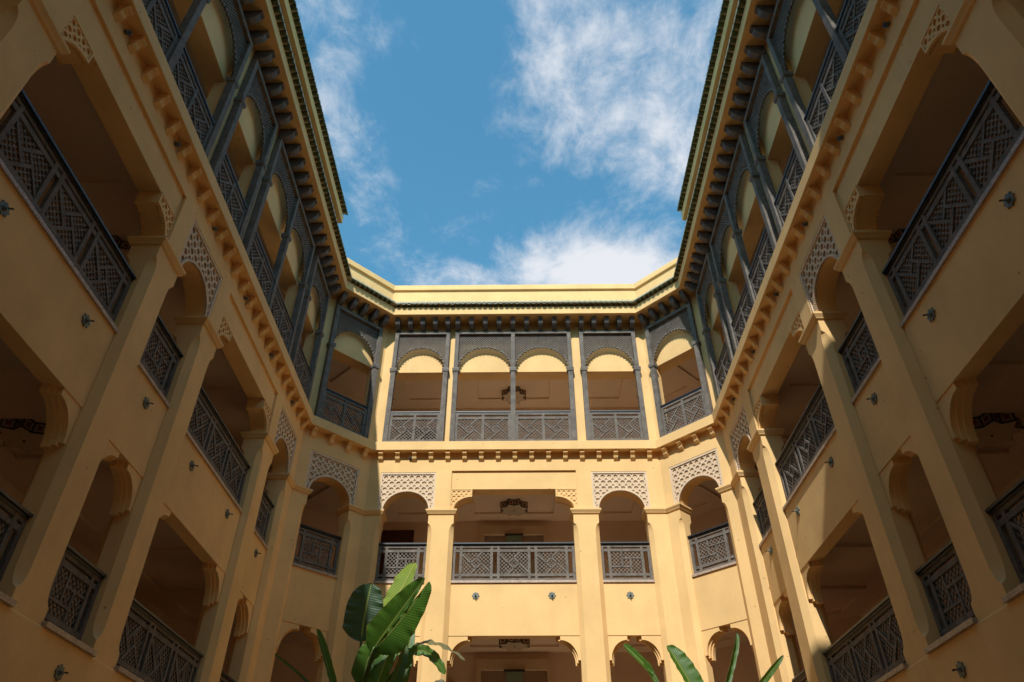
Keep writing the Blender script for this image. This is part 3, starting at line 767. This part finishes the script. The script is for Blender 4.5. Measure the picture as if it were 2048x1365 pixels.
# ground
mb = MB(); mb.box(-600, 600, -600, 600, GND-.3, GND-.02); tag(ob('ground', mb.mesh('ground', SOIL)), kind='structure')
mb = MB(); mb.add([(-WL, -4, GND), (WR, -4, GND), (WR, YC_R, GND), (XBR, D, GND), (XBL, D, GND), (-WL, YC_L, GND)], [(0, 1, 2, 3, 4, 5)])
tag(ob('court_floor', mb.mesh('court_floor', STONE)), kind='structure')

# ------------------------------------------------------------------ banana plants
def leaf_mat(name, top, back, rib):
    m = bpy.data.materials.new(name); m.use_nodes = True; t = m.node_tree; b = t.nodes['Principled BSDF']
    uv = t.nodes.new('ShaderNodeUVMap'); s = t.nodes.new('ShaderNodeSeparateXYZ'); t.links.new(uv.outputs[0], s.inputs[0])
    wv = t.nodes.new('ShaderNodeTexWave'); wv.wave_type = 'BANDS'; wv.bands_direction = 'X'; wv.inputs['Scale'].default_value = 11; wv.inputs['Distortion'].default_value = 1.2; wv.inputs['Detail'].default_value = 2
    # veins slant slightly towards the tip
    sub = t.nodes.new('ShaderNodeMath'); sub.operation = 'SUBTRACT'; sub.inputs[1].default_value = .5; t.links.new(s.outputs[1], sub.inputs[0])
    ab = t.nodes.new('ShaderNodeMath'); ab.operation = 'ABSOLUTE'; t.links.new(sub.outputs[0], ab.inputs[0])
    ma = t.nodes.new('ShaderNodeMath'); ma.operation = 'MULTIPLY_ADD'; ma.inputs[1].default_value = -.16; t.links.new(ab.outputs[0], ma.inputs[0]); t.links.new(s.outputs[0], ma.inputs[2])
    cmb = t.nodes.new('ShaderNodeCombineXYZ'); t.links.new(ma.outputs[0], cmb.inputs[0]); t.links.new(cmb.outputs[0], wv.inputs['Vector'])
    g = t.nodes.new('ShaderNodeNewGeometry')
    mx = t.nodes.new('ShaderNodeMix'); mx.data_type = 'RGBA'; mx.inputs['A'].default_value = (*top, 1); mx.inputs['B'].default_value = (*back, 1); t.links.new(g.outputs['Backfacing'], mx.inputs['Factor'])
    dk = t.nodes.new('ShaderNodeMix'); dk.data_type = 'RGBA'; dk.blend_type = 'MULTIPLY'; dk.inputs['B'].default_value = (.62, .68, .6, 1)
    t.links.new(wv.outputs['Fac'], dk.inputs['Factor']); t.links.new(mx.outputs['Result'], dk.inputs['A'])
    rb = t.nodes.new('ShaderNodeMapRange'); rb.inputs['From Min'].default_value = .018; rb.inputs['From Max'].default_value = .03; rb.inputs['To Min'].default_value = 1; rb.inputs['To Max'].default_value = 0
    t.links.new(ab.outputs[0], rb.inputs['Value'])
    fin = t.nodes.new('ShaderNodeMix'); fin.data_type = 'RGBA'; fin.inputs['B'].default_value = (*rib, 1); t.links.new(rb.outputs[0], fin.inputs['Factor']); t.links.new(dk.outputs['Result'], fin.inputs['A'])
    ns = t.nodes.new('ShaderNodeTexNoise'); ns.inputs['Scale'].default_value = 9; ns.inputs['Detail'].default_value = 4; t.links.new(g.outputs['Position'], ns.inputs['Vector'])
    ed = t.nodes.new('ShaderNodeMath'); ed.operation = 'MULTIPLY_ADD'; ed.inputs[1].default_value = .16; t.links.new(ns.outputs['Fac'], ed.inputs[0]); t.links.new(ab.outputs[0], ed.inputs[2])
    er = t.nodes.new('ShaderNodeMapRange'); er.inputs['From Min'].default_value = .555; er.inputs['From Max'].default_value = .60; t.links.new(ed.outputs[0], er.inputs['Value'])
    f2 = t.nodes.new('ShaderNodeMix'); f2.data_type = 'RGBA'; f2.inputs['B'].default_value = (.17, .12, .045, 1); t.links.new(er.outputs[0], f2.inputs['Factor']); t.links.new(fin.outputs['Result'], f2.inputs['A'])
    f3 = t.nodes.new('ShaderNodeMix'); f3.data_type = 'RGBA'; f3.blend_type = 'MULTIPLY'; f3.inputs['B'].default_value = (1.25, 1.0, .55, 1)
    n4 = t.nodes.new('ShaderNodeTexNoise'); n4.inputs['Scale'].default_value = 2.2; t.links.new(g.outputs['Position'], n4.inputs['Vector']); t.links.new(n4.outputs['Fac'], f3.inputs['Factor']); t.links.new(f2.outputs['Result'], f3.inputs['A'])
    fin = f3
    t.links.new(fin.outputs['Result'], b.inputs['Base Color']); b.inputs['Roughness'].default_value = .38; b.inputs['Specular IOR Level'].default_value = .5
    bp = t.nodes.new('ShaderNodeBump'); bp.inputs['Strength'].default_value = .5; bp.inputs['Distance'].default_value = .006; t.links.new(wv.outputs['Fac'], bp.inputs['Height']); t.links.new(bp.outputs[0], b.inputs['Normal'])
    tr = t.nodes.new('ShaderNodeBsdfTranslucent'); t.links.new(fin.outputs['Result'], tr.inputs['Color'])
    ms = t.nodes.new('ShaderNodeMixShader'); ms.inputs[0].default_value = .38; o = t.nodes['Material Output']
    t.links.new(b.outputs[0], ms.inputs[1]); t.links.new(tr.outputs[0], ms.inputs[2]); t.links.new(ms.outputs[0], o.inputs['Surface'])
    return m
LEAF = leaf_mat('banana_leaf', (.075, .19, .03), (.11, .24, .05), (.26, .34, .10))
LEAFL = leaf_mat('sunlit_leaf', (.26, .40, .10), (.26, .40, .10), (.36, .42, .16))  # paler copy of the leaf green, sunlight put into its colour
LEAFB = leaf_mat('shaded_bluish_leaf', (.06, .13, .085), (.06, .13, .085), (.22, .32, .10))  # bluish underside, with shade put into the leaf colour
LEAFG = leaf_mat('sunlit_grey_leaf', (.20, .22, .13), (.25, .25, .16), (.3, .3, .2))  # grey of the sunlit drooping blades, put into the leaf colour
STEM = mat('green_stem', (.10, .16, .045), .5, .15, 14)
def bez(p, t):
    q = [Vector(a) for a in p]
    while len(q) > 1: q = [q[i].lerp(q[i+1], t) for i in range(len(q)-1)]
    return q[0]
PS = 1.92
def leaf(parent, ctrl, width, side, fold=.25, m=LEAF, tilt=0.0, wav=.02, wl_=1.0, wr_=1.0, tip=.5, seed=0, twist=0.0, texp=2.4):
    """ctrl: spine control points; side: direction across the blade; fold: V depth; wl_/wr_: relative half widths"""
    width *= PS; wav *= width*1.2; rnd = random.Random(seed); n, k = 56, 6;  vs = []; uvs = []; fs = []
    side = Vector(side).normalized()
    for i in range(n+1):
        t = i/n; p = bez(ctrl, t); d = (bez(ctrl, min(1, t+.02)) - bez(ctrl, max(0, t-.02))).normalized()
        s = (side - d*side.dot(d)).normalized(); s = Matrix.Rotation(twist*t, 3, d) @ s; nr = s.cross(d)
        w = width*.5*(min(1, (t/.22))**.55 if t < .22 else 1)*(1 if t < 1-tip else sqrt(max(0, 1-((t-(1-tip))/tip)**texp)))
        w = max(w, .004)
        for j in range(-k, k+1):
            f = j/k; ww = w*(wr_ if f > 0 else wl_); e = wav*sin(t*31+j*.3+seed)*abs(f)**2 + wav*.6*sin(t*57+seed*2)*abs(f)**3
            q = p + s*(f*ww*cos(fold*abs(f)**.5)) + nr*(abs(f)*ww*sin(fold) - .12*ww*f*f*(1 if fold > 0 else -1) + e)
            vs.append(q); uvs.append((t, .5+f*.5))
    c = 2*k+1
    for i in range(n):
        for j in range(2*k):
            fs.append((i*c+j, i*c+j+1, (i+1)*c+j+1, (i+1)*c+j))
    me = bpy.data.meshes.new('leaf'); me.from_pydata([tuple(v) for v in vs], [], fs)
    ul = me.uv_layers.new(name='UVMap')
    for poly in me.polygons:
        poly.use_smooth = True
        for li in poly.loop_indices: ul.data[li].uv = uvs[me.loops[li].vertex_index]
    me.materials.append(m); o = ob('leaf', me, parent)
    return o
def stem(parent, pts, r0, r1, name='leaf_stalk'):
    r0 *= 1.5; r1 *= 1.5; P = [bez(pts, i/12) for i in range(13)]; mb = MB(); mb.tube(P, [r0+(r1-r0)*i/12 for i in range(13)], 8)
    return part(name, mb, STEM, parent, smooth=True)
# pixel (2048 wide) to a point at a given distance down the court, so the plants stand where the photo has them
def at(x, y, Y):
    v = _a*((x-1024)/1459.03) + _b*((682.5-y)/1459.03) + _f; return v*(Y*PS/v.y)
PS = 1.92
def rel(o, *pts): return [at(*p) - Vector(o.location) for p in pts]
pl = empty('banana_plant', (-3.3, 16.4, GND)); tag(pl, 'tall banana plant with broad upright green leaves before the end wing', 'plant')
cr = Vector((0, 0, 0)); B0 = Vector((.0, 0, 5.0))
mb = MB(); mb.tube([(0, 0, 0), (.02, 0, 2.2), (.0, 0, 4.2), (.04, 0, 5.4)], [.26, .22, .18, .12], 12); part('trunk', mb, STEM, pl, True)
def L(ctrl, w, side, **k):
    c = rel(pl, *ctrl); lf = leaf(pl, c, w, side, **k)
    s0 = c[0]; d = (c[1]-c[0]).normalized(); stem(pl, [B0, B0.lerp(s0, .5) + Vector((0, 0, -.1)), s0 - d*.05, s0 + d*.12], .035, .018)
L([(722, 1284, 8.6), (728, 1230, 8.55), (743, 1167, 8.5)], .42, (1, .15, 0), fold=.12, m=LEAFB, tip=.5, seed=3, wl_=1.1, wr_=.95)
L([(757, 1262, 8.7), (792, 1200, 8.75), (830, 1126, 8.8)], .33, (1, -.55, .25), fold=.22, seed=4, wl_=1.2, wr_=.8, tip=.3, m=LEAFL)
L([(742, 1305, 8.2), (788, 1240, 8.15), (850, 1156, 8.1)], .43, (1, .35, .1), fold=.18, seed=5, wl_=1.0, wr_=.35, tip=.8, texp=1.35)
L([(746, 1302, 8.1), (800, 1246, 8.05), (859, 1163, 8.0)], .47, (1, .45, -.25), fold=.22, seed=15, wl_=.12, wr_=1.0, tip=.8, texp=1.35)
L([(722, 1372, 8.3), (732, 1325, 8.25), (752, 1280, 8.25)], .28, (1, .2, .1), fold=.2, seed=7, tip=.5)
L([(742, 1398, 8.2), (762, 1350, 8.2), (782, 1292, 8.25)], .24, (1, -.3, .3), fold=.25, seed=8, tip=.4)
L([(786, 1410, 8.3), (812, 1330, 8.3), (825, 1244, 8.35)], .17, (1, .6, -.1), fold=.55, seed=9, tip=.7)
L([(770, 1400, 8.1), (800, 1340, 8.1), (812, 1290, 8.15)], .16, (1, .9, .3), fold=.6, seed=10, tip=.7)
L([(806, 1328, 8.5), (838, 1250, 8.5), (930, 1321, 8.7)], .13, (.2, .9, .6), fold=-.3, m=LEAFG, seed=11, tip=.8, wav=.06)
L([(812, 1326, 8.4), (846, 1268, 8.5), (890, 1350, 8.6)], .13, (.6, .4, .8), fold=-.4, seed=12, tip=.3, wav=.06)
L([(795, 1312, 8.6), (795, 1290, 8.6), (790, 1274, 8.6)], .09, (1, .2, 0), fold=.2, seed=13, m=LEAFL)
L([(845, 1395, 8.4), (862, 1368, 8.4), (892, 1368, 8.4)], .16, (.8, .4, .5), fold=-.5, m=LEAFG, seed=14)
p2 = empty('banana_plant', (-4.3, 16.9, GND)); tag(p2, 'young banana shoots with slender rolled leaves before the shaded corner', 'plant')
mb = MB(); mb.tube([(0, 0, 0), (.02, 0, 2.2), (.05, 0, 4.7)], [.14, .12, .08], 10); part('trunk', mb, STEM, p2, True)
c = rel(p2, (672, 1400, 8.8), (655, 1330, 8.8), (634, 1258, 8.8)); leaf(p2, c, .13, (1, .8, .3), fold=.75, seed=21, tip=.4); stem(p2, [Vector((.05, 0, 4.4)), c[0]+Vector((0, 0, -.3)), c[0]], .03, .015)
c = rel(p2, (640, 1390, 8.9), (600, 1350, 8.9), (548, 1308, 8.9)); leaf(p2, c, .05, (.3, .5, 1), fold=.9, seed=22, tip=.3); stem(p2, [Vector((.05, 0, 4.4)), c[0]+Vector((0, 0, -.3)), c[0], c[1]], .03, .014)
p3 = empty('banana_plant', (3.7, 16.6, GND)); tag(p3, 'banana plant with narrow half rolled leaves fanning out before the sunlit corner', 'plant')
mb = MB(); mb.tube([(0, 0, 0), (.02, 0, 2.2), (.0, 0, 3.9)], [.2, .18, .12], 12); part('trunk', mb, STEM, p3, True)
B3 = Vector((0, 0, 3.6))
def L3(ctrl, w, side, **k):
    c = rel(p3, *ctrl); leaf(p3, c, w, side, **k); d = (c[1]-c[0]).normalized(); stem(p3, [B3, B3.lerp(c[0], .6), c[0]-d*.05, c[0]+d*.1], .03, .015)
L3([(1310, 1352, 8.6), (1275, 1315, 8.6), (1247, 1289, 8.6)], .11, (.6, .3, 1), fold=.6, seed=31, tip=.35)
L3([(1322, 1385, 8.6), (1305, 1350, 8.6), (1287, 1322, 8.6)], .08, (.9, .3, .4), fold=.5, seed=32, tip=.7)
L3([(1400, 1400, 8.5), (1365, 1340, 8.5), (1334, 1292, 8.5)], .24, (.8, .3, .5), fold=.35, seed=33, tip=.6, wl_=.5, wr_=1.3)
L3([(1440, 1400, 8.5), (1462, 1330, 8.5), (1473, 1265, 8.5)], .13, (1, .8, .1), fold=.8, seed=34, tip=.3)
L3([(1485, 1420, 8.6), (1525, 1362, 8.6), (1567, 1311, 8.6)], .09, (.7, .4, -.6), fold=.5, seed=35, tip=.5)
